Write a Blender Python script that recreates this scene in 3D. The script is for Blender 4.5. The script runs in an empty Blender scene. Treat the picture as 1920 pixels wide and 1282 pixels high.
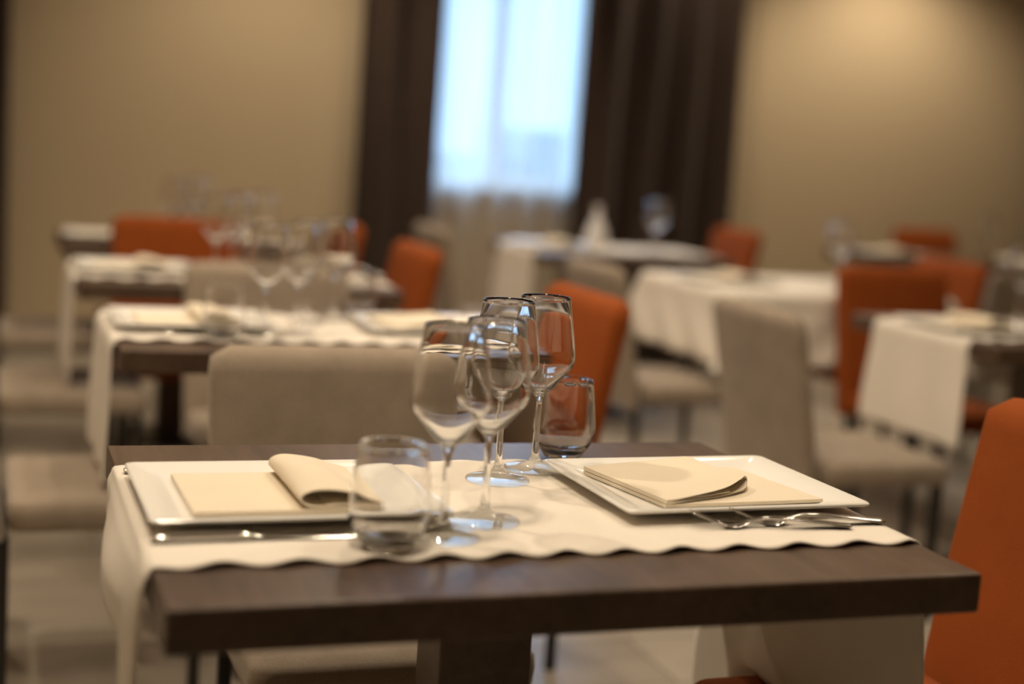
import bpy, bmesh, math, random
from mathutils import Vector, Matrix
random.seed(7)
S = bpy.context.scene
COL = S.collection
PI = math.pi

# ------------------------------------------------------------ camera
CAM = Vector((-0.61228, -1.65276, 1.18981))
YAW, PITCH, ROLL, FPX = -0.353072, -0.133993, 0.068402, 2727.18
def cam_axes():
    cy, sy, cp, sp = math.cos(YAW), math.sin(YAW), math.cos(PITCH), math.sin(PITCH)
    f = Vector((-sy*cp, cy*cp, sp)); r = Vector((cy, sy, 0)); u = r.cross(f)
    cr, sr = math.cos(ROLL), math.sin(ROLL)
    return r*cr + u*sr, u*cr - r*sr, f
r_, u_, f_ = cam_axes()
cd = bpy.data.cameras.new('camera'); cam = bpy.data.objects.new('camera', cd); COL.objects.link(cam)
cam.matrix_world = Matrix(((r_.x, u_.x, -f_.x, CAM.x), (r_.y, u_.y, -f_.y, CAM.y), (r_.z, u_.z, -f_.z, CAM.z), (0, 0, 0, 1)))
cd.sensor_width = 36; cd.lens = FPX*36/1920; cd.clip_start = .05
cd.dof.use_dof = True; cd.dof.focus_distance = 1.93; cd.dof.aperture_fstop = 1.4
S.camera = cam

# ------------------------------------------------------------ world, exposure
S.view_settings.view_transform = 'Standard'; S.view_settings.look = 'None'
S.view_settings.exposure = 0.08; S.view_settings.gamma = 1; S.view_settings.use_curve_mapping = False
w = bpy.data.worlds.new('sky'); S.world = w; w.use_nodes = True
bg = w.node_tree.nodes['Background']; bg.inputs['Color'].default_value = (.38, .64, 1, 1); bg.inputs['Strength'].default_value = 5.2
_wt = w.node_tree; _tc = _wt.nodes.new('ShaderNodeTexCoord'); _sx = _wt.nodes.new('ShaderNodeSeparateXYZ'); _mr = _wt.nodes.new('ShaderNodeMapRange')
_wt.links.new(_tc.outputs['Generated'], _sx.inputs[0]); _wt.links.new(_sx.outputs['Z'], _mr.inputs['Value'])          # added gradient: upper sky made brighter to light up the glass rims
for _k, _v in (('From Min', .10), ('From Max', .24), ('To Min', 2.35), ('To Max', 11)): _mr.inputs[_k].default_value = _v
_wt.links.new(_mr.outputs['Result'], bg.inputs['Strength'])
S.cycles.max_bounces = 20; S.cycles.transmission_bounces = 20; S.cycles.transparent_max_bounces = 24
S.cycles.diffuse_bounces = 4; S.cycles.glossy_bounces = 6
S.cycles.caustics_refractive = True; S.cycles.caustics_reflective = False; S.cycles.blur_glossy = 0
S.cycles.sample_clamp_indirect = 10

# ------------------------------------------------------------ the ceiling downlights (warm)
WARM = (1, .82, .60)
def downlight(x, y, power, z=2.78, ang=140, rad=.045):
    l = bpy.data.lights.new('downlight', 'SPOT'); o = bpy.data.objects.new('downlight', l); COL.objects.link(o)
    o.location = (x, y, z); l.energy = power*1.22; l.color = WARM; l.spot_size = math.radians(ang); l.spot_blend = .7
    l.shadow_soft_size = rad; l.cycles.is_caustics_light = True
    return o
for x, y, p in ((-1.0, 1.25, 70), (.35, 1.15, 36), (1.4, .3, 16),
                (-.9, 2.8, 34), (.7, 2.6, 52), (2.4, 1.5, 24), (2.1, 2.9, 24),
                (.75, 5.0, 62), (1.4, 4.3, 30), (4.4, 5.25, 74), (3.2, 4.2, 18), (2.9, 5.3, 26), (5.2, 2.6, 8)):
    downlight(x, y, p)
for x, y, p in ((-.45, -.38, 64), (.80, .12, 31)):    # lamp clusters over the near table
    for k in range(3): downlight(x+.09*math.cos(2.1*k+.4), y+.09*math.sin(2.1*k+.4), p/3, rad=.032)

# ------------------------------------------------------------ materials
def mat(name, color, rough=.6, spec=.5, metal=0, **k):
    m = bpy.data.materials.new(name); m.use_nodes = True
    b = m.node_tree.nodes['Principled BSDF']
    b.inputs['Base Color'].default_value = (*color, 1); b.inputs['Roughness'].default_value = rough
    b.inputs['Metallic'].default_value = metal; b.inputs['Specular IOR Level'].default_value = spec
    for key, v in k.items(): b.inputs[key].default_value = v
    return m
def N(m, t, **k):
    n = m.node_tree.nodes.new(t)
    for a, v in k.items():
        if a in n.inputs: n.inputs[a].default_value = v
        else: setattr(n, a, v)
    return n
def L(m, a, b): m.node_tree.links.new(a, b)
def BS(m): return m.node_tree.nodes['Principled BSDF']
def coords(m, scale=(1, 1, 1), kind='Object'):
    t = N(m, 'ShaderNodeTexCoord'); mp = N(m, 'ShaderNodeMapping'); mp.inputs['Scale'].default_value = scale
    L(m, t.outputs[kind], mp.inputs['Vector']); return mp.outputs['Vector']
def ramp(m, fac, stops):
    r = N(m, 'ShaderNodeValToRGB')
    els = r.color_ramp.elements
    while len(els) < len(stops): els.new(.5)
    for e, (p, c) in zip(els, stops): e.position = p; e.color = (*c, 1)
    L(m, fac, r.inputs['Fac']); return r.outputs['Color']
def bump(m, h, strength, dist):
    b = N(m, 'ShaderNodeBump'); b.inputs['Strength'].default_value = strength; b.inputs['Distance'].default_value = dist
    L(m, h, b.inputs['Height']); L(m, b.outputs['Normal'], BS(m).inputs['Normal'])
def mul(m, a, b):
    n = N(m, 'ShaderNodeMath', operation='MULTIPLY')
    L(m, a, n.inputs[0])
    if isinstance(b, float): n.inputs[1].default_value = b
    else: L(m, b, n.inputs[1])
    return n.outputs[0]
def add(m, a, b):
    n = N(m, 'ShaderNodeMath', operation='ADD'); L(m, a, n.inputs[0]); L(m, b, n.inputs[1]); return n.outputs[0]

M_wood = mat('dark_wood', (.07, .045, .032), .38, .5)
n1 = N(M_wood, 'ShaderNodeTexNoise'); n1.inputs['Scale'].default_value = 1; n1.inputs['Detail'].default_value = 8; n1.inputs['Roughness'].default_value = .65; n1.inputs['Distortion'].default_value = .6
L(M_wood, coords(M_wood, (60, 5, 60)), n1.inputs['Vector'])
n2 = N(M_wood, 'ShaderNodeTexNoise'); n2.inputs['Scale'].default_value = 9; n2.inputs['Detail'].default_value = 3
L(M_wood, coords(M_wood, (1, .6, 1.5)), n2.inputs['Vector'])
fac = add(M_wood, mul(M_wood, n1.outputs['Fac'], .55), mul(M_wood, n2.outputs['Fac'], .45))
L(M_wood, ramp(M_wood, fac, [(.30, (.040, .023, .014)), (.5, (.084, .051, .033)), (.72, (.130, .084, .057))]), BS(M_wood).inputs['Base Color'])
bump(M_wood, n1.outputs['Fac'], .25, .001)

def fabric(name, color, scale=900, var=.18, strength=.35, sheen=.2, rough=.9):
    m = mat(name, color, rough, .2)
    BS(m).inputs['Sheen Weight'].default_value = sheen; BS(m).inputs['Sheen Roughness'].default_value = .5
    v = coords(m)
    a = N(m, 'ShaderNodeTexNoise'); a.inputs['Scale'].default_value = scale*.35; a.inputs['Detail'].default_value = 4; L(m, v, a.inputs['Vector'])
    b = N(m, 'ShaderNodeTexNoise'); b.inputs['Scale'].default_value = 14; b.inputs['Detail'].default_value = 2; L(m, v, b.inputs['Vector'])
    wv = N(m, 'ShaderNodeTexVoronoi'); wv.inputs['Scale'].default_value = scale*.6; L(m, v, wv.inputs['Vector'])
    f = add(m, mul(m, a.outputs['Fac'], .6), mul(m, b.outputs['Fac'], .4))
    lo = tuple(c*(1-var) for c in color); hi = tuple(min(1, c*(1+var)) for c in color)
    L(m, ramp(m, f, [(.35, lo), (.65, hi)]), BS(m).inputs['Base Color'])
    bump(m, add(m, a.outputs['Fac'], wv.outputs['Distance']), strength, .0006)
    return m
M_grey = fabric('grey_upholstery', (.31, .25, .192), 900)
M_orange = fabric('orange_upholstery', (.265, .060, .009), 900, .1, .35, .0)
M_cream = fabric('cream_cloth', (.78, .72, .64), 1600, .03, .12, .1)
M_nap = fabric('ivory_napkin', (.76, .67, .53), 1600, .03, .12, .1)
M_curt = fabric('brown_curtain', (.045, .029, .022), 500, .12, .2, .1)
M_plate = mat('white_porcelain', (.86, .84, .80), .12, .5)
M_stone = mat('pale_grey_glaze', (.62, .60, .58), .3)
M_steel = mat('polished_steel', (.76, .74, .71), .11, .5, 1)
M_black = mat('black_metal', (.012, .011, .010), .45, .5)
M_white = mat('white_paint', (.7, .7, .68), .4)
M_glass = mat('clear_glass', (1, 1, 1), 0.0, .5)
BS(M_glass).inputs['Transmission Weight'].default_value = 1; BS(M_glass).inputs['IOR'].default_value = 1.5

M_thin = bpy.data.materials.new('thin_glass'); M_thin.use_nodes = True
_t = M_thin.node_tree; _t.nodes.clear()
_o = _t.nodes.new('ShaderNodeOutputMaterial'); _a = _t.nodes.new('ShaderNodeBsdfTransparent'); _g = _t.nodes.new('ShaderNodeBsdfGlossy'); _m = _t.nodes.new('ShaderNodeMixShader')
_a.inputs['Color'].default_value = (.985, .99, .985, 1); _g.inputs['Roughness'].default_value = 0; 
_ge = _t.nodes.new('ShaderNodeNewGeometry'); _d = _t.nodes.new('ShaderNodeVectorMath'); _d.operation = 'DOT_PRODUCT'
_t.links.new(_ge.outputs['Normal'], _d.inputs[0]); _t.links.new(_ge.outputs['Incoming'], _d.inputs[1])
def _mt(op, a, b=None):
    n = _t.nodes.new('ShaderNodeMath'); n.operation = op
    for i, v in enumerate((a, b)):
        if isinstance(v, (int, float)): n.inputs[i].default_value = v
        elif v is not None: _t.links.new(v, n.inputs[i])
    return n.outputs[0]
_f = _mt('ADD', .04, _mt('MULTIPLY', .96, _mt('POWER', _mt('SUBTRACT', 1, _mt('ABSOLUTE', _d.outputs['Value'])), 5)))
_t.links.new(_f, _m.inputs[0]); _t.links.new(_a.outputs[0], _m.inputs[1]); _t.links.new(_g.outputs[0], _m.inputs[2]); _t.links.new(_m.outputs[0], _o.inputs['Surface'])
M_wall = mat('beige_wall', (.50, .40, .265), .75, .3)
n = N(M_wall, 'ShaderNodeTexNoise'); n.inputs['Scale'].default_value = 60; n.inputs['Detail'].default_value = 5
L(M_wall, coords(M_wall), n.inputs['Vector']); bump(M_wall, n.outputs['Fac'], .15, .002)
M_ceil = mat('white_ceiling', (.62, .58, .52), .85, .2)
n = N(M_ceil, 'ShaderNodeTexNoise'); n.inputs['Scale'].default_value = 80; L(M_ceil, coords(M_ceil), n.inputs['Vector']); bump(M_ceil, n.outputs['Fac'], .1, .002)
M_floor = mat('stone_tile_floor', (.36, .32, .27), .35, .5)
bt = N(M_floor, 'ShaderNodeTexBrick'); bt.inputs['Scale'].default_value = 1; bt.inputs['Mortar Size'].default_value = .004; bt.inputs['Bias'].default_value = 0
bt.inputs['Brick Width'].default_value = .6; bt.inputs['Row Height'].default_value = .3; bt.offset = .5
bt.inputs['Color1'].default_value = (.36, .31, .25, 1); bt.inputs['Color2'].default_value = (.52, .46, .38, 1); bt.inputs['Mortar'].default_value = (.2, .18, .15, 1)
L(M_floor, coords(M_floor), bt.inputs['Vector'])
nn = N(M_floor, 'ShaderNodeTexNoise'); nn.inputs['Scale'].default_value = 6; nn.inputs['Detail'].default_value = 6; L(M_floor, coords(M_floor), nn.inputs['Vector'])
mx = N(M_floor, 'ShaderNodeMixRGB', blend_type='MULTIPLY'); mx.inputs['Fac'].default_value = .22
L(M_floor, bt.outputs['Color'], mx.inputs['Color1']); L(M_floor, nn.outputs['Fac'], mx.inputs['Color2']); L(M_floor, mx.outputs['Color'], BS(M_floor).inputs['Base Color'])

M_sheer = bpy.data.materials.new('sheer_voile'); M_sheer.use_nodes = True
nt = M_sheer.node_tree; nt.nodes.clear()
out = nt.nodes.new('ShaderNodeOutputMaterial'); tr = nt.nodes.new('ShaderNodeBsdfTransparent'); tl = nt.nodes.new('ShaderNodeBsdfTranslucent'); df = nt.nodes.new('ShaderNodeBsdfDiffuse')
tl.inputs['Color'].default_value = (.9, .9, .88, 1); df.inputs['Color'].default_value = (.62, .55, .46, 1)
m1 = nt.nodes.new('ShaderNodeMixShader'); m2 = nt.nodes.new('ShaderNodeMixShader'); m1.inputs[0].default_value = .5; m2.inputs[0].default_value = .66
nt.links.new(tl.outputs[0], m1.inputs[1]); nt.links.new(df.outputs[0], m1.inputs[2]); nt.links.new(tr.outputs[0], m2.inputs[1]); nt.links.new(m1.outputs[0], m2.inputs[2]); nt.links.new(m2.outputs[0], out.inputs['Surface'])
_sc = nt.nodes.new('ShaderNodeTexCoord'); _sm = nt.nodes.new('ShaderNodeMapping'); _sm.inputs['Scale'].default_value = (7, 0, .25)   # the gathers: denser and thinner stripes of voile
_sn = nt.nodes.new('ShaderNodeTexNoise'); _sn.inputs['Scale'].default_value = 1; _sn.inputs['Detail'].default_value = 2; _sr = nt.nodes.new('ShaderNodeMapRange')
nt.links.new(_sc.outputs['Object'], _sm.inputs['Vector']); nt.links.new(_sm.outputs['Vector'], _sn.inputs['Vector']); nt.links.new(_sn.outputs['Fac'], _sr.inputs['Value'])
for _k, _v in (('From Min', .32), ('From Max', .68), ('To Min', .45), ('To Max', .86)): _sr.inputs[_k].default_value = _v
nt.links.new(_sr.outputs['Result'], m2.inputs[0])
M_pane = mat('window_glass', (1, 1, 1), 0, .5); BS(M_pane).inputs['Transmission Weight'].default_value = 1; BS(M_pane).inputs['IOR'].default_value = 1.03
M_ext = mat('pale_render', (.13, .15, .18), .9)

# ------------------------------------------------------------ mesh helpers
def obj(name, bm, m, parent=None, smooth=False, angle=None, recalc=True):
    me = bpy.data.meshes.new(name)
    if recalc: bmesh.ops.recalc_face_normals(bm, faces=bm.faces)
    bm.to_mesh(me); bm.free()
    me.materials.append(m)
    if smooth:
        me.polygons.foreach_set('use_smooth', [True]*len(me.polygons))
        if angle:
            me.set_sharp_from_angle(angle=math.radians(angle))
    o = bpy.data.objects.new(name, me); COL.objects.link(o)
    if parent: o.parent = parent
    return o
def tag(o, label=None, cat=None, group=None, kind=None):
    for k, v in (('label', label), ('category', cat), ('group', group), ('kind', kind)):
        if v: o[k] = v
    return o
def empty(name, loc=(0, 0, 0), rz=0):
    o = bpy.data.objects.new(name, None); COL.objects.link(o); o.location = loc; o.rotation_euler = (0, 0, rz); o.empty_display_size = .05
    return o
def copy_tree(o, parent=None):
    c = o.copy(); COL.objects.link(c); c.parent = parent
    for ch in list(o.children): copy_tree(ch, c)
    return c
def box(bm, x0, x1, y0, y1, z0, z1, bev=0, seg=2):
    g = bmesh.ops.create_cube(bm, size=1); vs = g['verts']
    for v in vs: v.co = Vector(((x0+x1)/2+v.co.x*(x1-x0), (y0+y1)/2+v.co.y*(y1-y0), (z0+z1)/2+v.co.z*(z1-z0)))
    if bev:
        es = list({e for v in vs for e in v.link_edges})
        bmesh.ops.bevel(bm, geom=es, offset=bev, segments=seg, profile=.5, affect='EDGES')
    return bm
def bx(*a, **k): return box(bmesh.new(), *a, **k)
def loops(bm, rings, close=True, cap0=False, cap1=False):
    R = [[bm.verts.new(p) for p in r] for r in rings]
    n = len(R[0])
    for a, b in zip(R, R[1:]):
        for i in range(n if close else n-1):
            j = (i+1) % n
            bm.faces.new((a[i], a[j], b[j], b[i]))
    if cap0: bm.faces.new(list(reversed(R[0])))
    if cap1: bm.faces.new(R[-1])
    return R
def lathe(prof, n=64):
    bm = bmesh.new()
    R = []
    for r, z in prof:
        if r < 1e-6: R.append([bm.verts.new((0, 0, z))])
        else: R.append([bm.verts.new((r*math.cos(2*PI*i/n), r*math.sin(2*PI*i/n), z)) for i in range(n)])
    for a, b in zip(R, R[1:]):
        for i in range(n):
            j = (i+1) % n
            if len(a) == 1: bm.faces.new((a[0], b[j], b[i]))
            elif len(b) == 1: bm.faces.new((a[i], a[j], b[0]))
            else: bm.faces.new((a[i], a[j], b[j], b[i]))
    return bm
def spline(pts, n):                                  # Catmull-Rom through 2D points
    P = [Vector(p) for p in pts]; P = [P[0]*2-P[1]] + P + [P[-1]*2-P[-2]]; o = []
    for i in range(1, len(P)-2):
        for k in range(n):
            t = k/n; a, b, c, d = P[i-1:i+3]
            o.append(.5*((2*b)+(c-a)*t+(2*a-5*b+4*c-d)*t*t+(3*b-a-3*c+d)*t**3))
    o.append(P[-2]); return o
def rrect(hx, hy, r, z, k=6, cx=0, cy=0):
    pts = []
    for sx, sy, a0 in ((1, 1, 0), (-1, 1, 90), (-1, -1, 180), (1, -1, 270)):
        for i in range(k+1):
            a = math.radians(a0+90*i/k)
            pts.append((cx+sx*(hx-r)+r*math.cos(a), cy+sy*(hy-r)+r*math.sin(a), z))
    return pts
def sm(t): t = max(0, min(1, t)); return t*t*(3-2*t)

# ------------------------------------------------------------ the room
XL, XR, YF, YB, H = -2.6, 6.6, -4.0, 6.0, 2.85
WX0, WX1, WZ0, WZ1 = 1.55, 2.55, .96, 2.68
def struct(name, bm, m, **k): return tag(obj(name, bm, m, **k), kind='structure')
struct('floor', bx(XL-.1, XR+.1, YF-.1, YB+.2, -.1, 0), M_floor)
struct('ceiling', bx(XL-.1, XR+.1, YF-.1, YB+.2, H, H+.1), M_ceil)
struct('wall_left', bx(XL-.1, XL, YF, YB, 0, H), M_wall)
struct('wall_right', bx(XR, XR+.1, YF, YB, 0, H), M_wall)
struct('wall_front', bx(XL, XR, YF-.1, YF, 0, H), M_wall)
b = bmesh.new()
box(b, XL, WX0, YB, YB+.2, 0, H); box(b, WX1, XR, YB, YB+.2, 0, H); box(b, WX0, WX1, YB, YB+.2, 0, WZ0); box(b, WX0, WX1, YB, YB+.2, WZ1, H)
struct('wall_back', b, M_wall)
struct('baseboard_back', bx(XL, XR, YB-.014, YB, 0, .09, bev=.003), M_wood)
wf = tag(empty('window_1', (0, YB+.1, 0)), kind='structure')
b = bmesh.new()
fw = .055
box(b, WX0, WX0+fw, -.03, .03, WZ0, WZ1); box(b, WX1-fw, WX1, -.03, .03, WZ0, WZ1)
box(b, WX0+fw, WX1-fw, -.03, .03, WZ0, WZ0+fw); box(b, WX0+fw, WX1-fw, -.03, .03, WZ1-fw, WZ1)
xm = (WX0+WX1)/2; box(b, xm-.05, xm+.05, -.035, .035, WZ0+fw, WZ1-fw)
obj('window_frame', b, M_white, wf)
obj('pane', bx(WX0+fw, xm-.05, -.004, .004, WZ0+fw, WZ1-fw), M_pane, wf)
obj('pane', bx(xm+.05, WX1-fw, -.004, .004, WZ0+fw, WZ1-fw), M_pane, wf)
obj('window_sill', bx(WX0-.04, WX1+.04, -.16, -.04, WZ0-.03, WZ0+.004, bev=.004), M_white, wf)
tag(obj('balcony_parapet', bx(-1, 7, 7.3, 7.5, -.5, 1.12), M_ext), kind='structure')

tag(obj('neighbouring_building', bx(3.05, 7, 8.2, 9.4, -.5, 1.32), M_ext), kind='structure')

# ------------------------------------------------------------ curtains
def curtain(name, x0, x1, y, pleats, amp, m, seedv, th, z0=.012, z1=2.83):
    rnd = random.Random(seedv); bm = bmesh.new(); nx = pleats*22; nz = 24; R = []
    ph = [rnd.uniform(-.5, .5) for _ in range(pleats+2)]
    for k in range(nz+1):
        z = z0+(z1-z0)*k/nz; row = []
        for i in range(nx+1):
            t = i/nx; q = t*pleats; j = int(q); fr = q-j
            p = ph[j]*(1-fr)+ph[j+1]*fr
            x = x0+(x1-x0)*t + .012*math.sin(6*t*pleats+seedv)*(1-z/3)
            yy = y + amp*(.75+.25*math.sin(seedv+q*1.7))*math.sin(2*PI*q+p+.25*math.sin(z*1.3+q)) + .01*math.sin(3*z+q*2)*(1-z/3)
            row.append((x, yy, z))
        R.append(row)
    loops(bm, R, close=False)
    o = obj(name, bm, m, smooth=True)
    if th:
        md = o.modifiers.new('thickness', 'SOLIDIFY'); md.thickness = th; md.offset = 0
    return o
CG = 'floor-length brown curtains along the back wall'
tag(curtain('curtain', 1.19, 1.62, 5.77, 2, .085, M_curt, 3, .003), 'dark brown floor-length curtain hanging at the left side of the bright window', 'curtain', CG)
tag(curtain('curtain', 2.43, 3.40, 5.77, 4, .09, M_curt, 5, .003), 'wide dark brown floor-length curtain hanging at the right side of the bright window', 'curtain', CG)
tag(curtain('curtain', -1.05, -.51, 5.78, 5, .05, M_curt, 8, .003), 'dark brown curtain at the left edge of the photo, left of the beige wall', 'curtain', CG)
tag(curtain('curtain', 5.60, 6.2, 5.78, 5, .05, M_curt, 9, .003), 'dark brown curtain at the right edge of the photo, beyond the right tables', 'curtain', CG)
tag(curtain('sheer_curtain', 1.54, 2.60, 5.90, 6, .036, M_sheer, 2, 0), 'translucent white sheer curtain hanging across the bright window', 'curtain')

# ------------------------------------------------------------ chairs
def backrest_bm(wd=.44, z0=.36, z1=.845, th=.05, rc=.035):
    bm = bmesh.new(); rings = []
    nz = 22
    hs = [z0+(z1-z0)*i/nz for i in range(nz+1)]
    prof = []
    for z in hs:
        d = z1-z; hw = wd/2*(.985+.015*(z-z0)/(z1-z0))
        if d < rc: hw -= rc-math.sqrt(max(0, rc*rc-(rc-d)**2))
        e = .016; h = th/2
        if d < .02: h *= math.sqrt(max(.12, 1-((.02-d)/.02)**2))
        yc = .215+th/2+.085*((z-z0)/(z1-z0))**1.15
        rings.append([(x, y+yc+.012*(x/hw*.5)**2*-1, z) for x, y, _ in rrect(hw, h, min(e, h*.9), 0, 4)])
    # insert extra columns: refine long sides for curvature
    loops(bm, rings, True, True, True)
    return bm
def make_chair(m, kind, H):
    t = empty('dining_chair')
    bm = bmesh.new()
    rings = []
    for hx, hy, r, z in ((.195, .175, .03, .372), (.212, .192, .03, .377), (.217, .197, .032, .386), (.219, .199, .034, .41), (.217, .197, .034, .428), (.210, .190, .034, .437), (.17, .15, .03, .442), (.05, .05, .02, .4435)):
        rings.append(rrect(hx, hy, r, z, 6, 0, .01))
    loops(bm, rings, True, True, True)
    obj('seat', bm, m, t, True, 60)
    obj('backrest', backrest_bm(z1=H), m, t, True, 60)
    for sx in (-1, 1):
        for y, zt in ((-.165, .3745), (.213, .363)):
            obj('leg', bx(sx*.19-.011, sx*.19+.011, y-.011, y+.011, 0, zt, bev=.002), M_black, t)
    return t
proto = {'grey': make_chair(M_grey, 'grey', .822), 'orange': make_chair(M_orange, 'orange', .862)}
used = set()
CHG = {'grey': 'grey upholstered dining chairs', 'orange': 'orange upholstered dining chairs'}
def chair(kind, x, y, deg, label):
    o = copy_tree(proto[kind]) if kind in used else proto[kind]
    used.add(kind); o.location = (x, y, 0); o.rotation_euler = (0, 0, math.radians(deg))
    return tag(o, label, 'chair', CHG[kind])

# ------------------------------------------------------------ tables
TL, TW, TH, TT = .9, .7, .75, .046
def make_table():
    t = empty('dining_table')
    obj('tabletop', bx(-TL/2, TL/2, -TW/2, TW/2, TH-TT, TH, bev=.004, seg=3), M_wood, t)
    obj('pedestal', bx(-.09, .028, -.06, .035, .02, TH-TT, bev=.003), M_wood, t)
    obj('base_plate', bx(-.17, .10, -.17, .17, 0, .0205, bev=.004), M_black, t)
    return t
tproto = make_table(); tused = []
def table(x, y, label, rz=0):
    o = copy_tree(tproto) if tused else tproto
    tused.append(1); o.location = (x, y, 0); o.rotation_euler = (0, 0, rz)
    return tag(o, label, 'table', 'dark wooden dining tables')

RTOP = .0022                                         # cloth thickness on the table
def runner_bm(dropL=.3, dropR=.38, y0=-.232, y1=.215, style=0, seedv=1):
    rnd = random.Random(seedv); bm = bmesh.new(); hx = TL/2; rad = .012
    ss = []
    nL, nR, nM = 26, 30, 110
    for i in range(nL): ss.append(-hx-dropL*(1-i/nL))
    for i in range(nM+1): ss.append(-hx+2*hx*i/nM)
    for i in range(nR): ss.append(hx+dropR*(i+1)/nR)
    ny = 40; R = []
    p1, p2 = rnd.uniform(0, 6), rnd.uniform(0, 6)
    for s in ss:
        d0 = abs(s)-hx; row = []
        for j in range(ny+1):
            t = j/ny; d = d0
            tt = t
            ya, yb = y0, y1
            wav = .0045*math.sin(s*2*PI/.074+p1+.8*math.sin(s*9))
            wav2 = .0045*math.sin(s*2*PI/.08+p2+.8*math.sin(s*7))
            if d > 0:
                if s < 0 and style == 1:              # the near table's left end: a short hem with a narrow tail at the near side
                    d *= 1-(1-(.28-.10*t))*sm((t-.07)/.10); ya = y0+.012*math.sin(d*14); yb = y1-.03*sm(d/.12)
                elif s > 0 and style == 1:
                    yb = y1+.11*sm(d/.33); ya = y0-.014*sm(d/.2)
                else:
                    yb = y1+.02*sm(d/.3); ya = y0-.01*sm(d/.3)
            y = ya+(yb-ya)*tt
            k0 = math.exp(-t*14); k1 = math.exp(-(1-t)*14)
            if d <= 0:
                y += wav*k0-wav2*k1
                z = TH+RTOP/2+.0004+max(0, .0036*(1+math.sin(s*2*PI/.074+p1+.8*math.sin(s*9)+1.2)))*.75*k0 + max(0, .0036*(1+math.sin(s*2*PI/.08+p2+.8*math.sin(s*7))))*.6*k1
                z += .0006*(1+math.sin(s*31+y*9+p1)*math.sin(y*37+s*7))*.5
                x = s
                # round the table edge
                q = hx-abs(s)
                if q < .02: z = z-(z-(TH+RTOP/2+.0004))*(1-q/.02)
            else:
                sg = -1 if s < 0 else 1
                z = TH+RTOP/2+.0004-d; x = sg*(hx+RTOP/2+.0008+.006*sm(d/.02))
                fold = math.sin(t*2*PI*2.3+p1+d*3)*.5+.5
                x += sg*(.010*fold*sm(d/.25) )
                if s < 0 and style == 1: x -= .022*sm(d/.06)*math.sin(PI*min(1, t*1.1))+.004*math.sin(t*9)*sm(d/.2)
                if s > 0 and style == 1:              # lies on the seat pushed in there, hangs free beyond it
                    lie = 1-sm((y-.165)/.05); zl = .4475
                    if z < zl: x += (zl-z)*lie; z = z*(1-lie)+zl*lie
            row.append((x, y, z))
        R.append(row)
    loops(bm, R, close=False); return bm
def runner(x, y, label, style=0, dropL=.3, dropR=.3, seedv=1, rz=0, mesh=None):
    if mesh: o = mesh.copy(); COL.objects.link(o)
    else:
        o = obj('table_runner', runner_bm(dropL, dropR, style=style, seedv=seedv), M_cream, smooth=True)
        md = o.modifiers.new('thickness', 'SOLIDIFY'); md.thickness = RTOP; md.offset = 0; o.cycles.is_caustics_receiver = True
    o.location = (x, y, 0); o.rotation_euler = (0, 0, rz)
    return tag(o, label, 'table runner', 'cream table runners')
ZT = TH+RTOP+.0013                                   # where things stand on the cloth

# ------------------------------------------------------------ tableware
def bead(r, z, rad, n=8):                             # the rounded lip of a glass, outside to inside
    return [(r+rad*math.cos(PI*i/n), z+rad*math.sin(PI*i/n)) for i in range(n+1)]
def make_wine_glass():
    t = empty('wine_glass')
    foot = [(0, 0)]+[tuple(p) for p in spline([(.0395, .0), (.0418, .0006), (.0425, .0017), (.0416, .0029), (.0385, .0037), (.030, .0052), (.018, .0076), (.0105, .0112), (.0085, .0135)], 4)]
    stem = [tuple(p) for p in spline([(.0085, .0135), (.0062, .0190), (.0048, .030), (.0043, .045), (.0041, .066), (.0044, .086), (.0053, .0960), (.0072, .1022)], 5)]
    bowl = [tuple(p) for p in spline([(.0072, .1022), (.0100, .1060), (.0160, .1118), (.0270, .1252), (.0378, .1383), (.0430, .1462), (.0449, .1550), (.0442, .1660), (.0410, .190), (.0368, .216), (.0335, .2374)], 6)]
    bowl += bead(.0323, .2374, .0012)
    bowl += [(max(0, p[0]), p[1]) for p in spline([(.0311, .2370), (.0357, .216), (.0400, .190), (.0432, .1660), (.0439, .1550), (.0420, .1471), (.0366, .1391), (.0250, .1262), (.0135, .1146), (.0062, .1105), (0, .1094)], 6)]
    bowl[-1] = (0, bowl[-1][1])
    for nm, pr, m in (('foot', foot, M_thin), ('stem', stem, M_glass), ('bowl', bowl, M_glass)):
        o = obj(nm, lathe(pr, 80), m, t, True, recalc=False); o.cycles.is_caustics_caster = m is not M_thin
    return t
def make_tumbler():
    o = spline([(.0235, .0), (.0262, .0008), (.0300, .006), (.0385, .018), (.0440, .030), (.0452, .042), (.0437, .060), (.0405, .086), (.0370, .1125)], 5)
    i = spline([(.0353, .1125), (.0393, .086), (.0424, .060), (.0438, .042), (.0425, .032), (.0370, .021), (.0270, .0125), (.0120, .0092), (0, .0088)], 5)
    prof = [(0, .001)]+[(p[0], p[1]) for p in o]+bead(.0362, .1125, .0009)+[(max(0, p[0]), p[1]) for p in i]
    prof[-1] = (0, prof[-1][1])
    o = obj('water_tumbler', lathe(prof, 80), M_glass, smooth=True, recalc=False); o.cycles.is_caustics_caster = True
    o.data.materials.append(M_thin)
    for f in o.data.polygons:
        if f.center.z < .0016: f.material_index = 1
    return o
PHX, PHY = .171, .139
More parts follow.
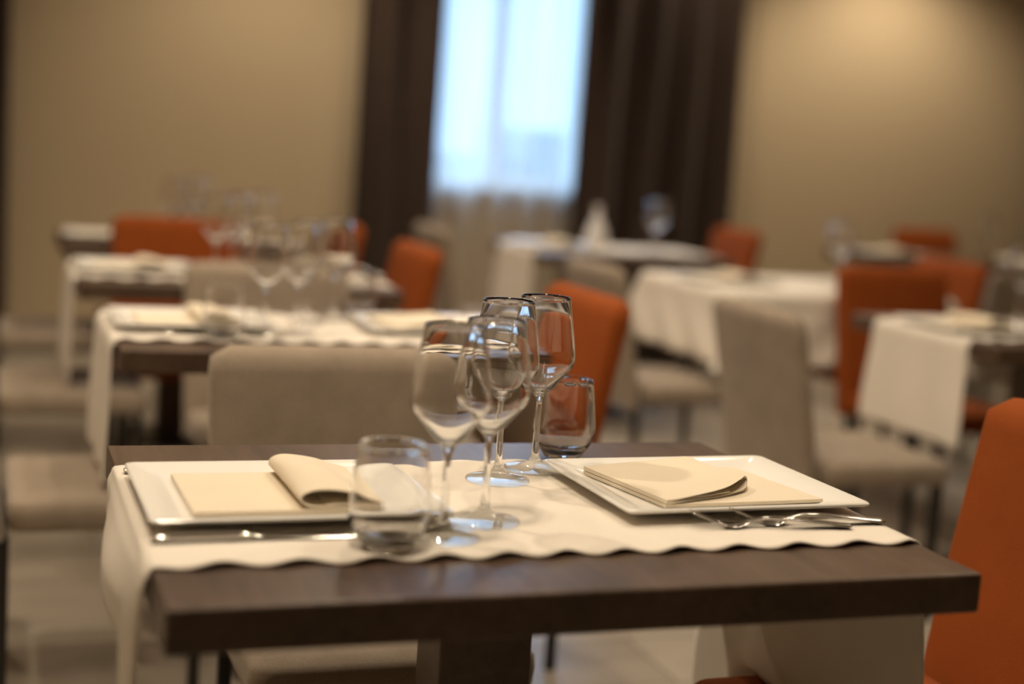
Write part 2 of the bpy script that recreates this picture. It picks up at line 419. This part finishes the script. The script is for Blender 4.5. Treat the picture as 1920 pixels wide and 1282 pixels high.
def make_plate():
    bm = bmesh.new(); rings = []
    for hx, hy, r, z in ((.110, .080, .02, .0008), (.115, .085, .022, .0), (.118, .088, .022, .0015), (.122, .092, .020, .0035), (.150, .119, .012, .0098), (PHX-.002, PHY-.002, .009, .0135), (PHX, PHY, .009, .0150), (PHX, PHY, .009, .0170), (PHX-.0015, PHY-.0015, .009, .0184), (PHX-.005, PHY-.005, .009, .0184),
                         (.152, .121, .012, .0150), (.134, .104, .016, .0098), (.129, .099, .02, .0066), (.124, .094, .02, .0058), (.06, .05, .02, .0057)):
        rings.append(rrect(hx, hy, r, z, 5))
    loops(bm, rings, True, True, True)
    return obj('dinner_plate', bm, M_plate, smooth=True, angle=35)
def thick_strip(bm, path, y0f, y1f, th, ny=10, wob=0, seedv=0):
    """path: list of (x,z) with a cloth thickness, swept across y; y0f/y1f give the two hems for a path position 0..1"""
    n = len(path); P = [Vector(p) for p in path]; Nn = []
    for i in range(n):
        d = (P[min(i+1, n-1)]-P[max(i-1, 0)]); d.normalize(); Nn.append(Vector((-d.y, d.x)))
    prof = [P[i]+Nn[i]*th/2 for i in range(n)]+[P[i]-Nn[i]*th/2 for i in reversed(range(n))]
    ts = [i/(n-1) for i in range(n)]; ts = ts+ts[::-1]
    rings = []
    for j in range(ny+1):
        q = j/ny
        rings.append([(p.x, y0f(t)+(y1f(t)-y0f(t))*q, p.y+wob*math.sin(q*5+seedv+p.x*30)*(max(0, p.y-.012)/.012)) for p, t in zip(prof, ts)])
    loops(bm, rings, True, True, True)
def make_napkin(right=False):
    # x runs from the flat part (0) to the folded-back end
    bm = bmesh.new()
    e = .230 if right else .212
    thick_strip(bm, spline([(.0006, .0038), (.05, .0034), (.11, .0032), (.16, .0031), (e, .0031)], 4), lambda t: -.092, lambda t: .092, .0044 if right else .0058, 8)
    if right:
        k = .168                                      # length of the folded-back flap
        tx = lambda t: k*sm(1-abs(2*t-1))
        lp = spline([(e, .0076), (.19, .0076), (.13, .0078), (.086, .0096), (.069, .0130), (.065, .0175), (.074, .0210), (.094, .0208), (.13, .0176), (.19, .0128), (e, .0102)], 5)
        thick_strip(bm, lp, lambda t: -.092, lambda t: .094-.42*tx(t), .0026, 12, .0016, 1.0)
        thick_strip(bm, spline([(e-.004, .0092), (.195, .0094), (.155, .0098), (.118, .0112)], 4), lambda t: -.05, lambda t: .093-.030*t, .0022, 6)
        for v in bm.verts: v.co.x -= .15*v.co.y
    else:
        lp = spline([(e, .0074), (.170, .0074), (.146, .0080), (.130, .0100), (.1215, .0165), (.125, .0250), (.138, .0300), (.157, .0292), (.177, .0248), (.198, .0160), (e+.006, .0096)], 5)
        thick_strip(bm, lp, lambda t: -.093+.006*sm(1-abs(2*t-1)), lambda t: .094, .0026, 12, .0022, 1.0)
        thick_strip(bm, spline([(e-.004, .0092), (.19, .0098), (.17, .0110), (.150, .0098)], 4), lambda t: -.090, lambda t: .09, .0022, 6)
    return obj('napkin', bm, M_nap, smooth=True, angle=50)
def loft(bm, st, n=12):
    rings = []
    for x, yc, zc, w, h in st:
        rings.append([(x, yc+w/2*math.copysign(abs(math.cos(a))**.7, math.cos(a)), zc+h/2*math.copysign(abs(math.sin(a))**.8, math.sin(a))) for a in (2*PI*i/n for i in range(n))])
    loops(bm, rings, True, True, True)
def dense(st, k=4):
    o = []
    for a, b in zip(st, st[1:]):
        for i in range(k):
            t = i/k; t2 = t
            o.append(tuple(u+(v-u)*t2 for u, v in zip(a, b)))
    return o+[st[-1]]
def smooth_st(st, k=5):
    P = [list(s) for s in st]; P = [P[0]]+P+[P[-1]]; o = []
    for i in range(1, len(P)-2):
        a, b, c, d = P[i-1:i+3]
        for j in range(k):
            t = j/k
            o.append(tuple(.5*(2*b[m]+(c[m]-a[m])*t+(2*a[m]-5*b[m]+4*c[m]-d[m])*t*t+(3*b[m]-a[m]-3*c[m]+d[m])*t**3) for m in range(5)))
    o.append(tuple(P[-1])); return o
def make_fork():
    # lies along x, handle end at 0, tine tips at .208; rests on handle end and bowl
    bm = bmesh.new()
    st = [(0, 0, .0036, .008, .0024), (.003, 0, .0037, .0155, .0042), (.02, 0, .0046, .0175, .0048), (.05, 0, .0075, .0150, .0048), (.085, 0, .0110, .0095, .0044), (.112, 0, .0115, .0065, .0040), (.128, 0, .0085, .0072, .0034), (.140, 0, .0045, .0150, .0028), (.150, 0, .0024, .0235, .0024), (.160, 0, .0024, .0250, .0022), (.166, 0, .0032, .0250, .0020)]
    loft(bm, smooth_st(st))
    for i in range(4):
        y = (i-1.5)*.0068
        loft(bm, smooth_st([(.163, y, .0028, .0046, .0020), (.175, y, .0062, .0036, .0019), (.19, y*.98, .0122, .0032, .0017), (.202, y*.95, .0168, .0028, .0015), (.208, y*.93, .0186, .0014, .001)]), 8)
    return obj('fork', bm, M_steel, smooth=True, angle=60)
def make_knife():
    t = empty('table_knife')
    bm = bmesh.new()
    loft(bm, smooth_st([(0, 0, .0045, .008, .004), (.003, 0, .0045, .0165, .0075), (.02, 0, .0048, .0185, .0086), (.06, 0, .0048, .0160, .0080), (.095, 0, .0046, .0125, .0066), (.104, 0, .0040, .0110, .0052)]), 14)
    obj('handle', bm, M_steel, t, True, 60)
    bm = bmesh.new()
    loft(bm, smooth_st([(.104, 0, .0040, .0108, .0050), (.112, .0005, .0032, .0130, .0030), (.125, .001, .0026, .0180, .0022), (.17, .001, .0022, .0200, .0017), (.205, 0, .0020, .0175, .0014), (.224, -.003, .0019, .0105, .0012), (.232, -.006, .0018, .003, .001)]), 14)
    obj('blade', bm, M_steel, t, True, 60)
    return t

PROTO = {}; USED = set()
def put(kind, maker, x, y, z, rz, label, cat, group):
    if kind not in PROTO: PROTO[kind] = maker()
    o = copy_tree(PROTO[kind]) if kind in USED else PROTO[kind]
    USED.add(kind); o.location = (x, y, z); o.rotation_euler = (0, 0, math.radians(rz))
    return tag(o, label, cat, group)
def wine(x, y, rz, label, group): return put('wine', make_wine_glass, x, y, ZT, rz, label, 'wine glass', group)
def tumbler(x, y, label, group): return put('tumbler', make_tumbler, x, y, ZT, 0, label, 'glass', group)
def plate(x, y, rz, label, group): return put('plate', make_plate, x, y, ZT, rz, label, 'plate', group)
def knife(x, y, rz, label): return put('knife', make_knife, x, y, ZT, rz, label, 'knife', 'steel table knives')
def fork(x, y, rz, label): return put('fork', make_fork, x, y, ZT, rz, label, 'fork', 'steel forks')
def napkin(x, y, rz, label, variant='napkin'):
    mk = (lambda: make_napkin(False)) if variant == 'napkin' else (lambda: make_napkin(True))
    return put(variant, mk, x, y, ZT+.0059, rz, label, 'napkin', 'folded ivory napkins')

# ------------------------------------------------------------ the near table
table(0, 0, 'dark brown wooden dining table nearest the camera, set for two')
runner(0, 0, 'cream cloth runner with wavy hems draped along the nearest table', style=1, dropL=.34, dropR=.42, seedv=4)
PG = 'rectangular white dinner plates'
plate(-.272, .016, .5, 'white rectangular plate at the left end of the nearest table', PG)
plate(.279, .014, 1.5, 'white rectangular plate at the right end of the nearest table', PG)
napkin(-.391, .022, 1.0, 'ivory napkin folded into a loop on the left plate of the nearest table')
napkin(.397, .022, 182, 'ivory napkin folded flat on the right plate of the nearest table', 'napkin_flat')
WG = 'wine glasses on the nearest table'
wine(-.126, -.153, 0, 'clear wine glass just behind the front tumbler, leftmost of the near four', WG)
wine(-.057, -.092, 20, 'clear wine glass second from the left among the near four, bluish rim', WG)
wine(.028, .105, 50, 'clear wine glass third from left of the near four, by the far runner edge', WG)
wine(.102, .164, 80, 'clear wine glass rightmost of the near four, in front of an orange chair back', WG)
TG = 'clear water tumblers on the nearest table'
tumbler(-.197, -.182, 'clear stemless tumbler at the front edge of the runner beside the left plate', TG)
tumbler(.174, .242, 'clear stemless tumbler behind the right plate of the nearest table', TG)
knife(-.442, -.139, 0, 'steel knife lying in front of the left plate of the nearest table')
fork(-.443, .172, 0, 'steel fork behind the left plate of the nearest table, only its end showing')
fork(.394, -.166, 172.5, 'steel fork lying nearer the wavy hem in front of the right plate')
fork(.453, -.149, 176, 'steel fork lying half under the rim of the right plate')
chair('grey', -.03, .485, 0, 'grey fabric dining chair pushed in behind the nearest table')
chair('orange', .545, -.05, -90, 'large orange fabric chair at the right end of the nearest table')

# ------------------------------------------------------------ the other laid tables
def setting(n, x, y, where, items, flip=0):
    for it in items:
        if it == 'PL': plate(x-.272, y+.014, random.uniform(-2, 3), 'white rectangular plate at the left end of '+where, PG)
        if it == 'PR': plate(x+.277, y+.014, random.uniform(-2, 3), 'white rectangular plate at the right end of '+where, PG)
        if it == 'NL': napkin(x-.388, y+.02, random.uniform(-3, 5), 'ivory folded napkin on the left plate of '+where)
        if it == 'NR': napkin(x+.395, y+.02, 182+random.uniform(-3, 5), 'ivory folded napkin on the right plate of '+where, 'napkin_flat')
        if it == 'KL': knife(x-.44, y-.150, 0, 'steel knife in front of the left plate of '+where)
        if it == 'FR': fork(x+.42, y-.165, 176, 'steel fork in front of the right plate of '+where)
def glasses(where, spots, group, kind='wine'):
    for i, (px, py, lab) in enumerate(spots):
        if kind == 'wine': wine(px, py, 37*i, 'blurred wine glass, '+lab+' on '+where, group)
        else: tumbler(px, py, 'blurred tumbler, '+lab+' on '+where, group)
RM = None
def laid(x, y, tl, rl, sd):
    global RM
    table(x, y, tl)
    o = runner(x, y, rl, 0, .3, .3, sd, mesh=RM)
    RM = RM or o
# second table of the left row
w2 = 'the second table of the left row'
laid(.09, 1.55, 'dark wooden dining table directly behind the grey chair, second of the left row', 'cream runner draped over the second table of the left row', 2)
setting(2, .09, 1.55, w2, ('PL', 'PR', 'NL', 'NR', 'KL', 'FR'))
glasses(w2, ((-.048, 1.395, 'leftmost'), (.03, 1.45, 'second from left'), (.090, 1.63, 'third from left'), (.170, 1.70, 'rightmost')), 'wine glasses on the second left table')
glasses(w2, ((-.14, 1.365, 'in front'), (.25, 1.79, 'at the back')), 'tumblers on the second left table', 'tumbler')
chair('grey', -.352, 1.47, 90, 'grey chair at the left photo edge, at the left end of the second table')
chair('grey', .12, 2.02, 0, 'grey chair between the second and third tables of the left row')
chair('orange', .42, 1.52, -90, 'orange chair seen just behind the near wine glasses, at the second table')
# third
w3 = 'the third table of the left row'
laid(.08, 2.72, 'dark wooden dining table third in the left row, behind a grey chair', 'cream runner draped over the third table of the left row', 3)
setting(3, .08, 2.72, w3, ('PL', 'PR', 'NL', 'NR', 'KL'))
glasses(w3, ((.015, 2.55, 'leftmost'), (.075, 2.64, 'second from left'), (.13, 2.82, 'third from left'), (.20, 2.88, 'rightmost')), 'wine glasses on the third left table')
chair('grey', -.36, 2.65, 90, 'grey chair at the left end of the third table, only its seat clear')
chair('orange', .36, 2.765, -90, 'small orange chair in front of the left curtain, at the third table')
# fourth
w4 = 'the last table of the left row'
table(.10, 3.89, 'dark wooden dining table farthest back in the left row')
setting(4, .10, 3.89, w4, ('PL', 'PR', 'NL', 'NR', 'KL'))
glasses(w4, ((.03, 3.70, 'left one'), (.10, 3.82, 'middle one'), (.16, 4.0, 'right one')), 'wine glasses on the last left table')
chair('grey', -.35, 3.78, 90, 'grey chair at the left end of the last table in the left row')
chair('orange', .02, 3.205, 0, 'wide orange chair back between the third and last tables of the left row')
chair('orange', .36, 3.75, -90, 'orange chair at the right end of the last left table, by the wall')
# right-hand tables
wc = 'the right table at the photo edge'
laid(2.36, 1.83, 'dark wooden table cut by the right photo edge, beside a grey chair', 'cream runner hanging square over the end of the right-hand table', 7)
setting(5, 2.36, 1.83, wc, ('PL', 'NL', 'KL'))
glasses(wc, ((2.36, 1.97, 'cut by the photo edge'),), 'wine glasses on the right table')
chair('grey', 1.62, 1.70, 90, 'grey chair with its back to the camera, at the left end of the right table')
chair('orange', 2.35, 2.31, 0, 'wide orange chair behind the right-hand table')
# the table with a full cloth
def cloth_bm(hx, hy, drop, seedv=0):
    bm = bmesh.new(); n = 60; R = []
    us = [-(hx+drop)+2*(hx+drop)*i/n for i in range(n+1)]; vs = [-(hy+drop)+2*(hy+drop)*i/n for i in range(n+1)]
    for v in vs:
        row = []
        for u in us:
            du, dv = max(0, abs(u)-hx), max(0, abs(v)-hy); d = math.hypot(du, dv)
            x = max(-hx, min(hx, u)); y = max(-hy, min(hy, v)); z = TH+.002
            if d > 0:
                z -= d*.985
                nx, ny = (math.copysign(du, u)/d, math.copysign(dv, v)/d)
                cr = min(du, dv)/max(du, dv)
                o_ = .006+.03*sm(d/drop)+.06*cr*d/drop+.010*sm(d/drop)*math.sin((u-v)*26+seedv)
                if cr < .02 or True: x += nx*o_; y += ny*o_
                z = max(z, TH+.002-drop*1.02)
            row.append((x, y, z))
        R.append(row)
    loops(bm, R, False); return bm
table(2.20, 3.02, 'dark wooden dining table under a full cream tablecloth')
o = obj('tablecloth', cloth_bm(.452, .352, .25), M_cream, smooth=True); md = o.modifiers.new('thickness', 'SOLIDIFY'); md.thickness = .002; md.offset = 1
o.location = (2.20, 3.02, 0); tag(o, 'cream square tablecloth hanging over the middle table of the right side', 'tablecloth')
wb = 'the cloth-covered table'
setting(6, 2.20, 3.02, wb, ('PL', 'NL'))
glasses(wb, ((2.38, 3.00, 'front one'), (2.45, 3.14, 'back one')), 'wine glasses on the cloth-covered table')
chair('grey', 1.64, 2.84, 90, 'grey chair at the left end of the cloth-covered table')
chair('orange', 2.64, 3.12, -90, 'dark orange chair seen edge-on at the right end of the cloth-covered table')
chair('grey', 3.42, 3.50, 180, 'shaded grey chair near the right photo edge, behind the orange chairs')
# far right tables
wa = 'the table below the window'
laid(2.06, 4.40, 'dark wooden dining table standing below the bright window', 'cream runner draped over the table below the window', 9)
setting(7, 2.06, 4.40, wa, ('PL', 'NL'))
glasses(wa, ((2.20, 4.24, 'right one'), (2.28, 4.36, 'far right one')), 'wine glasses on the window table')
chair('grey', 1.56, 4.48, 90, 'grey chair in front of the sheer curtain, left of the window table')
chair('orange', 2.53, 4.66, -90, 'orange chair before the right curtain, at the right end of the window table')
def make_vase():
    prof = spline([(.034, .0), (.052, .004), (.056, .03), (.046, .075), (.028, .12), (.016, .15), (.017, .175), (.022, .19)], 6)
    inn = spline([(.019, .19), (.013, .172), (.012, .15), (.022, .118), (.038, .075), (.046, .03), (.03, .012), (0, .010)], 6)
    p = [(0, 0)]+[(q[0], q[1]) for q in prof]+[(max(0, q[0]), q[1]) for q in inn]; p[-1] = (0, .01)
    return obj('carafe', lathe(p, 40), M_stone, smooth=True)
o = make_vase(); o.location = (2.03, 4.50, ZT); tag(o, 'pale blurred carafe with tapering neck on the table below the window', 'carafe')
wd = 'the far right dark table'
table(4.14, 4.86, 'bare dark wooden dining table at the back wall on the right')
setting(8, 4.14, 4.86, wd, ('PL', 'NL'))
glasses(wd, ((4.36, 4.72, 'left one'), (4.46, 4.84, 'right one')), 'wine glasses on the far right table')
table(5.24, 4.95, 'dark wooden dining table farthest right along the back wall')
o = runner(5.24, 4.95, 'cream runner draped over the farthest right table', 0, mesh=RM)
chair('orange', 4.70, 5.42, 0, 'orange chair back showing behind the far right dark table')
